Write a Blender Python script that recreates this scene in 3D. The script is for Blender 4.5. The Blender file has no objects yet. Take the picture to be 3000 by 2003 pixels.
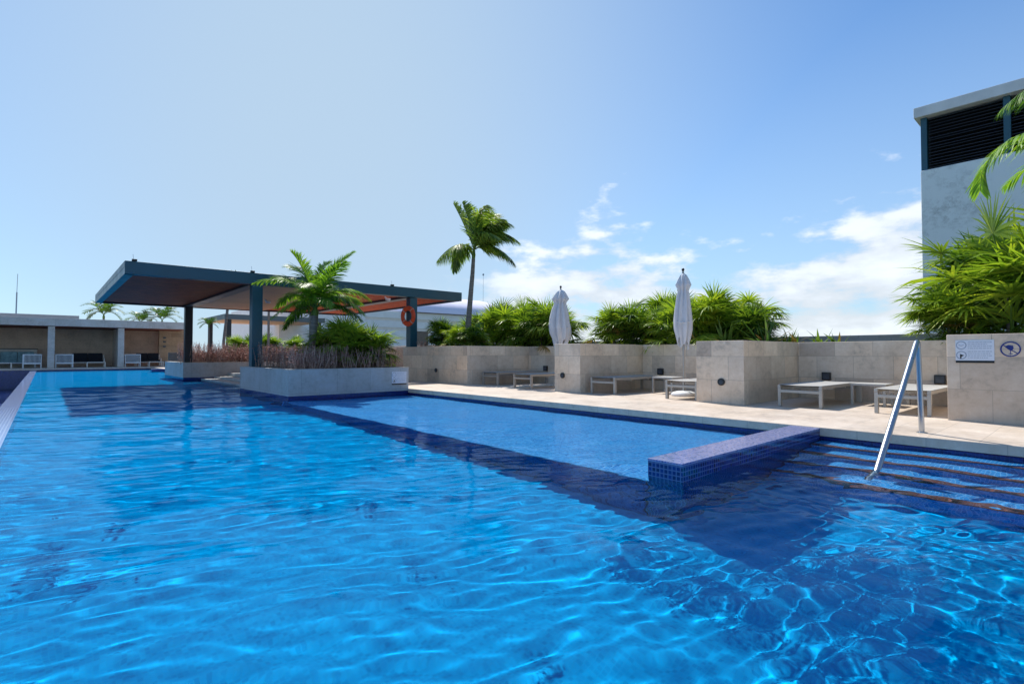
import bpy, bmesh, math, random
import numpy as np
from mathutils import Vector, Matrix
S = bpy.context.scene
COL = S.collection
rad = math.radians
# ------------------------------------------------------------ camera, sky, sun, exposure
YAW, PITCH, CAM_Z = 41.65, 1.32, 0.85
cam = bpy.data.objects.new('camera', bpy.data.cameras.new('camera')); COL.objects.link(cam); S.camera = cam
cam.location = (0, 0, CAM_Z); cam.rotation_euler = (rad(90 + PITCH), 0, -rad(YAW))
cam.data.lens = 18.48; cam.data.sensor_width = 36; cam.data.clip_start = .05; cam.data.clip_end = 3000
S.view_settings.view_transform = 'Standard'; S.view_settings.look = 'None'
S.view_settings.exposure = 0.42; S.view_settings.gamma = 1
SUN_EL, SUN_AZ = 52, 19        # azimuth: degrees from +Y towards +X
world = bpy.data.worlds.new('World'); S.world = world; world.use_nodes = True
wt = world.node_tree; wn, wl = wt.nodes, wt.links
bg = wn['Background']; bg.inputs[1].default_value = 0.15
sky = wn.new('ShaderNodeTexSky'); sky.sky_type = 'NISHITA'; sky.sun_disc = False
sky.sun_elevation = rad(SUN_EL); sky.sun_rotation = rad(SUN_AZ)
sky.air_density = 1.0; sky.dust_density = 0.03; sky.ozone_density = 2.5; sky.altitude = 0
def wmath(op, a, b=None, clamp=False):
    n = wn.new('ShaderNodeMath'); n.operation = op; n.use_clamp = clamp
    for i, v in enumerate((a, b)):
        if v is None: continue
        if isinstance(v, (int, float)): n.inputs[i].default_value = v
        else: wl.new(v, n.inputs[i])
    return n.outputs[0]
def wrange(v, a, b, c=0., d=1., smooth=True):
    n = wn.new('ShaderNodeMapRange'); n.clamp = True
    n.interpolation_type = 'SMOOTHSTEP' if smooth else 'LINEAR'
    wl.new(v, n.inputs[0])
    for i, q in enumerate((a, b, c, d)): n.inputs[i + 1].default_value = q
    return n.outputs[0]
def wmix(f, a, b):
    n = wn.new('ShaderNodeMix'); n.data_type = 'RGBA'
    if isinstance(f, (int, float)): n.inputs[0].default_value = f
    else: wl.new(f, n.inputs[0])
    for i, v in ((6, a), (7, b)):
        if isinstance(v, tuple): n.inputs[i].default_value = (*v, 1)
        else: wl.new(v, n.inputs[i])
    return n.outputs[2]
tc = wn.new('ShaderNodeTexCoord'); sp = wn.new('ShaderNodeSeparateXYZ'); wl.new(tc.outputs['Generated'], sp.inputs[0])
el = wmath('ARCSINE', sp.outputs[2])
az = wmath('ARCTAN2', sp.outputs[0], sp.outputs[1])      # 0 = +Y, grows towards +X
# clouds low over the horizon between the palms and the tower
cmb = wn.new('ShaderNodeCombineXYZ'); wl.new(wmath('MULTIPLY', az, 1.0), cmb.inputs[0]); wl.new(wmath('MULTIPLY', el, 2.3), cmb.inputs[1])
def wnoise(scale, detail, rough, off):
    mp = wn.new('ShaderNodeMapping'); mp.inputs['Location'].default_value = off; wl.new(cmb.outputs[0], mp.inputs[0])
    n = wn.new('ShaderNodeTexNoise'); n.inputs['Scale'].default_value = scale; n.inputs['Detail'].default_value = detail
    n.inputs['Roughness'].default_value = rough; wl.new(mp.outputs[0], n.inputs['Vector']); return n.outputs[0]
big = wnoise(6.6, 8, .55, (3.1, 1.7, 0)); fine = wnoise(17, 7, .6, (1.3, 4.4, 0))
dens = wmath('ADD', wmath('MULTIPLY', big, .78), wmath('MULTIPLY', fine, .22))
azd = wmath('MULTIPLY', az, 180 / math.pi); eld = wmath('MULTIPLY', el, 180 / math.pi)
azwin = wmath('MULTIPLY', wrange(azd, 30, 44), wrange(azd, 130, 150, 1, 0))
def gauss(c, w): 
    d = wmath('DIVIDE', wmath('SUBTRACT', azd, c), w); return wmath('EXPONENT', wmath('MULTIPLY', wmath('MULTIPLY', d, d), -1.))
top = wmath('ADD', wmath('ADD', wmath('MULTIPLY', gauss(51.5, 6.), 3.6), wmath('MULTIPLY', gauss(79, 7.), 5.0)), 8.6)      # how high the cloud bank reaches
elwin = wmath('MINIMUM', wmath('MAXIMUM', wmath('MULTIPLY', wmath('SUBTRACT', top, eld), .024), -.34), .125)
thr = wmath('ADD', dens, elwin)
cmask = wmath('MULTIPLY', wrange(thr, .465, .60), azwin)
cmask = wmath('MULTIPLY', cmask, .84)
cbright = wrange(wmath('SUBTRACT', dens, wmath('MULTIPLY', eld, -.004)), .45, .68, .74, 1.0)
cc = wn.new('ShaderNodeCombineXYZ')
wl.new(wmath('MULTIPLY', cbright, 5.3), cc.inputs[0]); wl.new(wmath('MULTIPLY', cbright, 5.6), cc.inputs[1]); wl.new(wmath('MULTIPLY', cbright, 6.0), cc.inputs[2])
tint = wn.new('ShaderNodeMix'); tint.data_type = 'RGBA'; tint.blend_type = 'MULTIPLY'; tint.inputs[0].default_value = 1
wl.new(sky.outputs[0], tint.inputs[6]); tint.inputs[7].default_value = (.56, .72, .83, 1)
# milky air close to the horizon
da = wmath('SUBTRACT', azd, SUN_AZ + 3.); de = wmath('MULTIPLY', wmath('SUBTRACT', eld, 14), .55)
sang = wmath('SQRT', wmath('ADD', wmath('MULTIPLY', da, da), wmath('MULTIPLY', de, de)))
hz = wmath('MAXIMUM', wrange(eld, 0, 30, .72, 0, False), wrange(sang, 62, 4, 0, .92))
air = wmix(hz, tint.outputs[2], (2.55, 3.35, 4.15))
wl.new(wmix(cmask, air, cc.outputs[0]), bg.inputs[0])
sd = bpy.data.lights.new('sun', 'SUN'); sd.energy = 3.7; sd.angle = rad(.53); sd.color = (1, .955, .88)
sun = bpy.data.objects.new('sun', sd); COL.objects.link(sun)
sun.rotation_euler = (-rad(90 - SUN_EL), 0, -rad(SUN_AZ))
sd.cycles.is_caustics_light = True
S.cycles.max_bounces = 10; S.cycles.transparent_max_bounces = 12; S.cycles.sample_clamp_indirect = 8
S.cycles.blur_glossy = .3
# ------------------------------------------------------------ materials
MATS = {}
class NT:
    def __init__(s, name):
        s.m = bpy.data.materials.new(name); s.m.use_nodes = True; s.t = s.m.node_tree
        s.b = s.t.nodes['Principled BSDF']; s.out = s.t.nodes['Material Output']; MATS[name] = s.m
        s.tc = s.t.nodes.new('ShaderNodeTexCoord')
    def n(s, ty, **k):
        n = s.t.nodes.new(ty)
        for a, v in k.items(): setattr(n, a, v)
        return n
    def l(s, a, b): s.t.links.new(a, b)
    def math(s, op, a, b=0., clamp=False):
        n = s.n('ShaderNodeMath', operation=op, use_clamp=clamp)
        for i, v in enumerate((a, b)):
            if isinstance(v, (int, float)): n.inputs[i].default_value = v
            else: s.l(v, n.inputs[i])
        return n.outputs[0]
    def rng(s, v, a, b, c=0., d=1.):
        n = s.n('ShaderNodeMapRange'); s.l(v, n.inputs[0])
        for i, q in enumerate((a, b, c, d)): n.inputs[i + 1].default_value = q
        return n.outputs[0]
    def mix(s, f, a, b, mode='MIX'):
        n = s.n('ShaderNodeMix', data_type='RGBA', blend_type=mode)
        if isinstance(f, (int, float)): n.inputs[0].default_value = f
        else: s.l(f, n.inputs[0])
        for i, v in ((6, a), (7, b)):
            if isinstance(v, tuple): n.inputs[i].default_value = (*v[:3], 1)
            else: s.l(v, n.inputs[i])
        return n.outputs[2]
    def noise(s, scale, detail=4, rough=.55, co=None, stretch=None, off=(0, 0, 0)):
        co = co or s.tc.outputs['UV']
        mp = s.n('ShaderNodeMapping'); s.l(co, mp.inputs[0]); mp.inputs['Location'].default_value = off
        if stretch: mp.inputs['Scale'].default_value = stretch
        n = s.n('ShaderNodeTexNoise'); n.inputs['Scale'].default_value = scale; n.inputs['Detail'].default_value = detail
        n.inputs['Roughness'].default_value = rough; s.l(mp.outputs[0], n.inputs['Vector']); return n.outputs[0]
    def brick(s, w, h, mortar, offset=.5, co=None, off=(0, 0, 0), bias=0, smooth=.1):
        co = co or s.tc.outputs['UV']
        mp = s.n('ShaderNodeMapping'); s.l(co, mp.inputs[0]); mp.inputs['Location'].default_value = off
        n = s.n('ShaderNodeTexBrick', offset=offset); s.l(mp.outputs[0], n.inputs[0])
        n.inputs['Scale'].default_value = 1; n.inputs['Brick Width'].default_value = w; n.inputs['Row Height'].default_value = h
        n.inputs['Mortar Size'].default_value = mortar; n.inputs['Mortar Smooth'].default_value = smooth
        n.inputs['Color1'].default_value = (0, 0, 0, 1); n.inputs['Color2'].default_value = (1, 1, 1, 1); n.inputs['Mortar'].default_value = (.5, .5, .5, 1)
        return n.outputs[0], n.outputs[1]
    def ramp(s, v, stops):
        n = s.n('ShaderNodeValToRGB'); s.l(v, n.inputs[0]); e = n.color_ramp.elements
        e[0].position, e[0].color = stops[0][0], (*stops[0][1], 1); e[1].position, e[1].color = stops[-1][0], (*stops[-1][1], 1)
        for p, c in stops[1:-1]:
            q = e.new(p); q.color = (*c, 1)
        return n.outputs[0]
    def bump(s, h, strength=.3, dist=.01):
        n = s.n('ShaderNodeBump'); n.inputs['Strength'].default_value = strength; n.inputs['Distance'].default_value = dist
        s.l(h, n.inputs['Height']); s.l(n.outputs[0], s.b.inputs['Normal'])
    def col(s, v, rough=.6, metal=0., spec=.5):
        if isinstance(v, tuple): s.b.inputs['Base Color'].default_value = (*v, 1)
        else: s.l(v, s.b.inputs['Base Color'])
        if isinstance(rough, (int, float)): s.b.inputs['Roughness'].default_value = rough
        else: s.l(rough, s.b.inputs['Roughness'])
        s.b.inputs['Metallic'].default_value = metal; s.b.inputs['Specular IOR Level'].default_value = spec
        return s.m
def simple(name, c, rough=.6, metal=0., var=.12, scale=3., bumps=0.):
    t = NT(name); v = t.noise(scale, 5, .6, co=t.tc.outputs['Object'])
    d = tuple(x * (1 - var) for x in c); u = tuple(min(1, x * (1 + var)) for x in c)
    t.col(t.ramp(v, [(.3, d), (.7, u)]), t.rng(v, .3, .7, max(0, rough - .06), min(1, rough + .06)), metal)
    if bumps: t.bump(t.noise(scale * 9, 4, .6, co=t.tc.outputs['Object']), bumps, .004)
    return t.m
# travertine cladding: big slabs, faint joints, cloudy veins
def travertine(name, base, w, h, tone=.16, joint=.8, offset=.5, vein=(1, 1, 1)):
    t = NT(name); c, mo = t.brick(w, h, .0034, offset)
    cloud = t.noise(1.6, 7, .62); fine = t.noise(11, 8, .7, stretch=vein); pits = t.noise(60, 3, .7)
    v = t.math('ADD', t.math('MULTIPLY', cloud, .55), t.math('MULTIPLY', fine, .45))
    g = t.ramp(v, [(.34, tuple(x * .60 for x in base)), (.47, tuple(x * y for x, y in zip(base, (.93, .90, .86)))), (.56, base), (.68, tuple(min(1, x * 1.22) for x in base))])
    slab = t.mix(tone * 2.2, g, t.ramp(c, [(0, (.60, .56, .54)), (.35, (.86, .88, .90)), (.7, (1.0, .93, .86)), (1, (1.08, 1.06, 1.02))]), 'MULTIPLY')
    g2 = t.mix(t.math('MULTIPLY', t.rng(pits, .62, .72), .35), slab, tuple(x * .45 for x in base))
    stain = t.noise(.9, 6, .7, off=(4, 2, 0), stretch=(1.6, .7, 1))
    g2b = t.mix(t.rng(stain, .52, .72, 0, .42), g2, tuple(x * y for x, y in zip(base, (.62, .56, .50))))
    g3 = t.mix(t.math('MULTIPLY', mo, joint), g2b, tuple(x * .42 for x in base))
    t.col(g3, t.rng(v, .3, .7, .45, .72)); t.bump(t.math('SUBTRACT', v, t.math('MULTIPLY', mo, .8)), .25, .004)
    return t.m
travertine('wall_stone', (.80, .675, .55), .61, .405, .34)
travertine('deck_stone', (.70, .59, .49), .61, .405, .10, .5)
travertine('planter_stone', (.47, .49, .51), .8, .6, .12)
travertine('coping_stone', (.52, .50, .47), 1.2, .4, .10)
travertine('cabana_stone', (.64, .60, .57), 1.2, .6, .10)
travertine('cabana_wall', (.66, .49, .38), 1.2, .6, .06)
travertine('sandstone', (.55, .41, .28), .6, .3, .22)
# glass mosaic
def mosaic(name, cols, grout, size=.025, rough=.12, gm=.0022, gmix=1., spec=.6):
    t = NT(name); c, mo = t.brick(size, size, gm, 0.0)
    big = t.noise(1.3, 3, .5)
    g = t.ramp(t.math('ADD', t.math('MULTIPLY', c, .8), t.math('MULTIPLY', big, .2)), cols)
    t.col(t.mix(t.math('MULTIPLY', mo, gmix), g, grout), rough, 0, spec)
    return t.m
mosaic('floor_mosaic', [(.1, (.0, .245, .58)), (.4, (.0, .285, .65)), (.7, (.0, .315, .69)), (1, (.0, .35, .74))], (.003, .32, .66), .025, .9, .002, .6, 0)
mosaic('shelf_mosaic', [(.1, (.005, .16, .50)), (.4, (.012, .24, .62)), (.7, (.03, .31, .72)), (1, (.08, .40, .80))], (.20, .46, .78), .03, .9, .0028, .9, 0)
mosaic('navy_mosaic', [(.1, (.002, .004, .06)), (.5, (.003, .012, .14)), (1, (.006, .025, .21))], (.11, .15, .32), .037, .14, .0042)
mosaic('band_mosaic', [(.1, (.002, .006, .07)), (.5, (.003, .014, .13)), (1, (.006, .025, .19))], (.03, .06, .2), .03, .14, .002, .6)
mosaic('riser_mosaic', [(.1, (.004, .06, .18)), (.5, (.008, .13, .34)), (1, (.015, .19, .46))], (.04, .22, .48), .03, .9, .002, .6, 0)
mosaic('ledge_sheen_mosaic', [(.1, (.03, .05, .20)), (.35, (.09, .13, .40)), (.6, (.22, .23, .46)), (.8, (.22, .19, .36)), (1, (.4, .42, .64))], (.29, .34, .56), .026, .16, .0032)  # pale lavender tones put sky sheen and glare into the ledge top's colour
mosaic('spill_mosaic', [(.1, (.04, .09, .34)), (.5, (.11, .19, .50)), (1, (.24, .34, .66))], (.42, .50, .72), .035, .12, .005)
mosaic('nosing_mosaic', [(.1, (.06, .025, .03)), (.5, (.15, .05, .045)), (1, (.30, .11, .09))], (.16, .10, .12), .025, .9, .003, 1, 0)
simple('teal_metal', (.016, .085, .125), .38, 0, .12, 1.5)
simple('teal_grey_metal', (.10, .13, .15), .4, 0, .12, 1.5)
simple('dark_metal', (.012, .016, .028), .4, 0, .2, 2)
simple('black_plastic', (.008, .008, .010), .35, 0, .3, 6)
simple('white_paint', (.82, .83, .84), .6, 0, .06, 1.2)
simple('cream_paint', (.80, .73, .66), .7, 0, .08, .8)
simple('lavender_roof', (.82, .78, .90), .6, 0, .08, .6)
simple('tan_panel', (.78, .48, .29), .7, 0, .12, .8)
simple('dark_soffit', (.20, .055, .035), .7, 0, .2, 1)
simple('aluminium', (.40, .39, .375), .38, .55, .08, 5)
simple('sling_fabric', (.44, .43, .415), .8, 0, .07, 30, .2)
simple('charcoal_cushion', (.016, .017, .024), .9, 0, .2, 6)
simple('teal_cushion', (.18, .30, .33), .9, 0, .35, 6)
simple('parasol_cloth', (.72, .71, .73), .85, 0, .07, 6, .25)
simple('orange_foam', (.72, .07, .015), .45, 0, .12, 8)
simple('soil', (.03, .02, .014), 1, 0, .4, 8, .6)
simple('dry_stem', (.50, .34, .28), .9, 0, .35, 20)
simple('dry_leaf', (.36, .15, .13), .8, 0, .45, 14)
simple('ground_cover', (.10, .12, .07), 1, 0, .5, .05)
simple('sign_white', (.70, .74, .82), .3, 0, .03, 4)
simple('sign_text', (.30, .36, .46), .5, 0, .1, 9)
simple('sign_blue', (.01, .025, .20), .4, 0, .1, 9)
simple('lens_glass', (.05, .06, .08), .15, 0, .2, 9)
simple('mast_grey', (.28, .34, .40), .5, 0, .1, 3)
simple('brown_shutter', (.16, .12, .095), .6, 0, .2, 5)
# weathered stained render on the tower
t = NT('tower_paint'); pch = t.noise(.55, 7, .7); st = t.noise(5, 8, .75); runs = t.noise(3, 4, .6, stretch=(3, .35, 1))
m1 = t.math('MULTIPLY', t.rng(pch, .50, .60), t.rng(st, .45, .56)); g = t.mix(t.math('MULTIPLY', m1, .55), (.78, .83, .83), (.28, .30, .29))
t.col(t.mix(t.rng(runs, .5, .8, 0, .25), g, (.62, .68, .69)), .75); t.bump(st, .15, .01)
simple('tower_trim', (.68, .69, .69), .7, 0, .12, 2)
# hardwood slats
t = NT('red_wood'); gr = t.noise(3, 6, .6, stretch=(1, 14, 1), co=t.tc.outputs['Object']); t.col(t.ramp(gr, [(.3, (.32, .065, .03)), (.7, (.66, .18, .07))]), .5)
# brushed steel
t = NT('steel_tube'); br = t.noise(30, 4, .6, co=t.tc.outputs['Object'], stretch=(1, 1, .1)); t.col((.47, .50, .54), t.rng(br, .3, .7, .24, .42), 1.0)
# foliage: diffuse + translucent so the high sun behind glows through
def leafmat(name, dark, light, trans=.45):
    t = NT(name); geo = t.n('ShaderNodeNewGeometry')
    v = t.noise(2.2, 3, .6, co=t.tc.outputs['Object']); r = t.math('ADD', t.math('MULTIPLY', v, .65), t.math('MULTIPLY', geo.outputs['Random Per Island'], .38)); oi = t.n('ShaderNodeObjectInfo'); r = t.math('ADD', r, t.math('MULTIPLY', t.math('SUBTRACT', oi.outputs['Random'], .5), .26))
    c = t.ramp(r, [(.28, dark), (.60, light), (.88, tuple(min(1, x * y) for x, y in zip(light, (1.7, 1.25, 1.1))))]); t.col(c, .42, 0, .45)
    tr = t.n('ShaderNodeBsdfTranslucent'); t.l(t.mix(1., c, (1.15, 1.2, .45), 'MULTIPLY'), tr.inputs[0])
    mx = t.n('ShaderNodeMixShader'); mx.inputs[0].default_value = trans
    t.l(t.b.outputs[0], mx.inputs[1]); t.l(tr.outputs[0], mx.inputs[2]); t.l(mx.outputs[0], t.out.inputs[0]); return t.m
leafmat('fan_leaf', (.025, .085, .014), (.29, .43, .05), .46)
leafmat('feather_leaf', (.05, .15, .02), (.26, .46, .05), .5)
leafmat('tall_leaf', (.07, .15, .04), (.30, .42, .09), .5)
leafmat('far_leaf', (.03, .08, .015), (.09, .19, .03), .35)
leafmat('strap_leaf', (.05, .12, .02), (.17, .27, .06), .35)
leafmat('dead_leaf', (.12, .08, .03), (.34, .24, .08), .3)
simple('petiole_green', (.12, .20, .03), .5, 0, .25, 6)
t = NT('palm_bark'); rg = t.noise(1.2, 4, .6, co=t.tc.outputs['Object'], stretch=(1, 1, 26)); t.col(t.ramp(rg, [(.3, (.10, .085, .075)), (.55, (.23, .20, .18)), (.75, (.32, .29, .26))]), .85); t.bump(rg, .6, .02)
# water
t = NT('pool_water_glass'); t.t.nodes.remove(t.b)
rf = t.n('ShaderNodeBsdfRefraction'); rf.inputs['IOR'].default_value = 1.333; rf.inputs['Roughness'].default_value = 0; rf.inputs['Color'].default_value = (.92, 1, 1, 1)
gs = t.n('ShaderNodeBsdfAnisotropic'); gs.inputs['Roughness'].default_value = .012; gs.inputs['Color'].default_value = (.84, .95, 1, 1)
fr = t.n('ShaderNodeFresnel'); fr.inputs['IOR'].default_value = 1.333      # the picture was taken through a polarising filter: reflections are cut
mx = t.n('ShaderNodeMixShader'); t.l(t.math('MULTIPLY', fr.outputs[0], .33), mx.inputs[0]); t.l(rf.outputs[0], mx.inputs[1]); t.l(gs.outputs[0], mx.inputs[2])
def rip(deg, along, sc, det, off):
    m1 = t.n('ShaderNodeMapping'); m1.inputs['Rotation'].default_value = (0, 0, rad(deg)); t.l(t.tc.outputs['Object'], m1.inputs[0])
    return t.noise(sc, det, .55, co=m1.outputs[0], stretch=(1, along, 1), off=off)
wv = t.math('ADD', t.math('MULTIPLY', rip(-70, .20, 11, 3, (0, 0, 0)), .55), t.math('MULTIPLY', rip(-84, .3, 5.2, 2, (5, 2, 0)), .40))
wv = t.math('ADD', wv, t.math('MULTIPLY', rip(-30, .45, 19, 4, (3, 7, 0)), .46))
bp = t.n('ShaderNodeBump'); bp.inputs['Strength'].default_value = 1; bp.inputs['Distance'].default_value = .0016
t.l(wv, bp.inputs['Height'])
t.l(bp.outputs[0], gs.inputs['Normal'])
t.l(mx.outputs[0], t.out.inputs[0])
# ------------------------------------------------------------ mesh helpers
class MB:
    def __init__(s): s.v, s.f, s.mi, s.sm = [], [], [], []
    def add(s, vs, fs, mi=0, smooth=False):
        o = len(s.v); s.v += [tuple(p) for p in vs]
        for f in fs: s.f.append(tuple(i + o for i in f)); s.mi.append(mi); s.sm.append(smooth)
        return s
    def box(s, x0, x1, y0, y1, z0, z1, mi=0):
        return s.add([(x0, y0, z0), (x1, y0, z0), (x1, y1, z0), (x0, y1, z0), (x0, y0, z1), (x1, y0, z1), (x1, y1, z1), (x0, y1, z1)],
                     [(3, 2, 1, 0), (4, 5, 6, 7), (0, 1, 5, 4), (1, 2, 6, 5), (2, 3, 7, 6), (3, 0, 4, 7)], mi)
    def tube(s, pts, r, seg=10, mi=0, cap=True, smooth=True):
        pts = [Vector(p) for p in pts]; n = len(pts); rs = r if isinstance(r, (list, tuple)) else [r] * n
        vs, fs = [], []; up = None
        for i, p in enumerate(pts):
            d = (pts[min(i + 1, n - 1)] - pts[max(i - 1, 0)]).normalized()
            if up is None: up = Vector((0, 0, 1)) if abs(d.z) < .9 else Vector((1, 0, 0))
            a = d.cross(up).normalized(); b = a.cross(d).normalized(); up = b
            for k in range(seg):
                t = 2 * math.pi * k / seg; vs.append(p + (a * math.cos(t) + b * math.sin(t)) * rs[i])
        for i in range(n - 1):
            for k in range(seg):
                k2 = (k + 1) % seg; fs.append((i * seg + k, i * seg + k2, (i + 1) * seg + k2, (i + 1) * seg + k))
        s.add(vs, fs, mi, smooth)
        if cap: s.add(vs[:seg], [tuple(range(seg))[::-1]], mi); s.add(vs[-seg:], [tuple(range(seg))], mi)
        return s
    def cyl(s, c, r, z0, z1, seg=20, mi=0): return s.tube([(c[0], c[1], z0), (c[0], c[1], z1)], r, seg, mi)
    def build(s, name, mat, parent=None, bevel=0, loc=None, uv=True):
        me = bpy.data.meshes.new(name); me.from_pydata(s.v, [], s.f)
        for m in (mat if isinstance(mat, (list, tuple)) else [mat]): me.materials.append(MATS[m])
        me.polygons.foreach_set('material_index', s.mi); me.polygons.foreach_set('use_smooth', s.sm); me.update()
        if uv:
            ul = me.uv_layers.new(name='UVMap'); co = np.array([v for v in s.v]); 
            for p in me.polygons:
                n = p.normal; a = (abs(n.x), abs(n.y), abs(n.z)); k = a.index(max(a)); ij = ((1, 2), (0, 2), (0, 1))[k]
                for li in p.loop_indices:
                    c = s.v[me.loops[li].vertex_index]; ul.data[li].uv = (c[ij[0]] + .13 * k, c[ij[1]])
        o = bpy.data.objects.new(name, me); COL.objects.link(o)
        if parent: o.parent = parent
        if loc: o.location = loc
        if bevel:
            b = o.modifiers.new('bevel', 'BEVEL'); b.width = bevel; b.segments = 2; b.limit_method = 'ANGLE'
        return o
def tag(o, label=None, cat=None, group=None, kind=None):
    if label: o['label'] = label
    if cat: o['category'] = cat
    if group: o['group'] = group
    if kind: o['kind'] = kind
    return o
def empty(name, loc=(0, 0, 0), rz=0, **k):
    o = bpy.data.objects.new(name, None); COL.objects.link(o); o.location = loc; o.rotation_euler = (0, 0, rz); o.empty_display_size = .2
    return tag(o, **k)
def copy_tree(o, parent=None):
    c = o.copy(); COL.objects.link(c); c.parent = parent
    for ch in [q for q in o.children]: copy_tree(ch, c)
    return c
def grid(name, xs, ys, zf, mat):
    X, Y = np.meshgrid(xs, ys); Z = zf(X, Y); nx, ny = len(xs), len(ys)
    v = np.stack([X, Y, Z], -1).reshape(-1, 3).astype('f4')
    i = np.arange(nx * ny).reshape(ny, nx); q = np.stack([i[:-1, :-1], i[:-1, 1:], i[1:, 1:], i[1:, :-1]], -1).reshape(-1, 4)
    me = bpy.data.meshes.new(name); me.vertices.add(len(v)); me.vertices.foreach_set('co', v.ravel())
    me.loops.add(q.size); me.loops.foreach_set('vertex_index', q.ravel().astype('i4')); me.polygons.add(len(q))
    me.polygons.foreach_set('loop_start', (np.arange(len(q)) * 4).astype('i4')); me.polygons.foreach_set('loop_total', np.full(len(q), 4, 'i4'))
    me.polygons.foreach_set('use_smooth', np.ones(len(q), bool)); me.update(calc_edges=True); me.validate()
    me.materials.append(MATS[mat]); o = bpy.data.objects.new(name, me); COL.objects.link(o); return o
# ------------------------------------------------------------ the setting
W = -.14
FD = -1.25                                # deep floor
under = []                                # surfaces that lie under the water
def setting(name, mb, mat, bevel=0, wet=False):
    o = mb.build(name, mat, bevel=bevel); o['kind'] = 'structure'
    if wet: under.append(o)
    return o
setting('ground', MB().box(-1500, 1500, -1500, 1500, -13, -12), 'ground_cover')
setting('pool_floor', MB().box(-.6, 7.0, -9, 42.3, FD - .3, FD), 'floor_mosaic', wet=True)
setting('pool_floor', MB().box(3.8, 6.9, 2.56, 11.6, FD + .002, -.42), 'shelf_mosaic', wet=True)   # the shallow shelf
setting('pool_wall', MB().box(3.775, 3.80, 2.56, 11.45, FD + .004, -.40), 'riser_mosaic', wet=True)
setting('pool_wall', MB().box(6.76, 6.9, -9, 42.3, FD + .006, -.105).box(-.6, 6.75, 42.02, 42.3, FD + .006, -.10), 'band_mosaic', wet=True)
m = MB()
for k in range(4): m.box(6.76 - .34 * (k + 1), 6.76 - .34 * k - (0 if k == 0 else .0), -9, 2.19, FD + .005, -.225 - .225 * k)
setting('pool_steps', m, 'shelf_mosaic', wet=True)
m = MB()
for k in range(4):
    x = 6.76 - .34 * (k + 1); z = -.225 - .225 * k
    m.box(x - .004, x + .085, -9, 2.185, z - .05, z + .003)
setting('step_edging', m, 'nosing_mosaic', wet=True)
# infinity edge on the open side, catch basin beyond it
setting('spillway', MB().box(-.60, -.33, -9, 42.02, -2.4, -.128), 'spill_mosaic', wet=True)
setting('catch_basin', MB().box(-5, -.6, -9, 42.02, -2.6, -2.4).box(-5.3, -5, -9, 42.3, -2.6, -.3).box(-5, -.62, 42.02, 42.3, -2.4, -.10), 'navy_mosaic')
# decks
m = MB().box(6.75, 8.0, -12, 11.6, -.10, 0)
setting('pool_coping', MB().box(6.75, 7.15, -12, 15.2, -.10, .0), 'deck_stone', .006, True)
setting('pool_deck', MB().box(7.153, 13.6, -12, 60, -.35, -.002), 'deck_stone', wet=True)
setting('far_deck', MB().box(-25, 30, 42.0, 75, -.10, .0), 'deck_stone', .006)
setting('lounge_platform', MB().box(4.55, 7.15, 15.2, 23.3, -2, -.09).box(5.0, 7.15, 15.2, 23.3, -.09, -.02).box(5.5, 7.15, 15.2, 23.3, -.02, .10), 'planter_stone', .01)
setting('lounge_platform', MB().box(5.3, 7.15, 27.3, 42, -2, -.012), 'deck_stone', .01)
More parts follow.
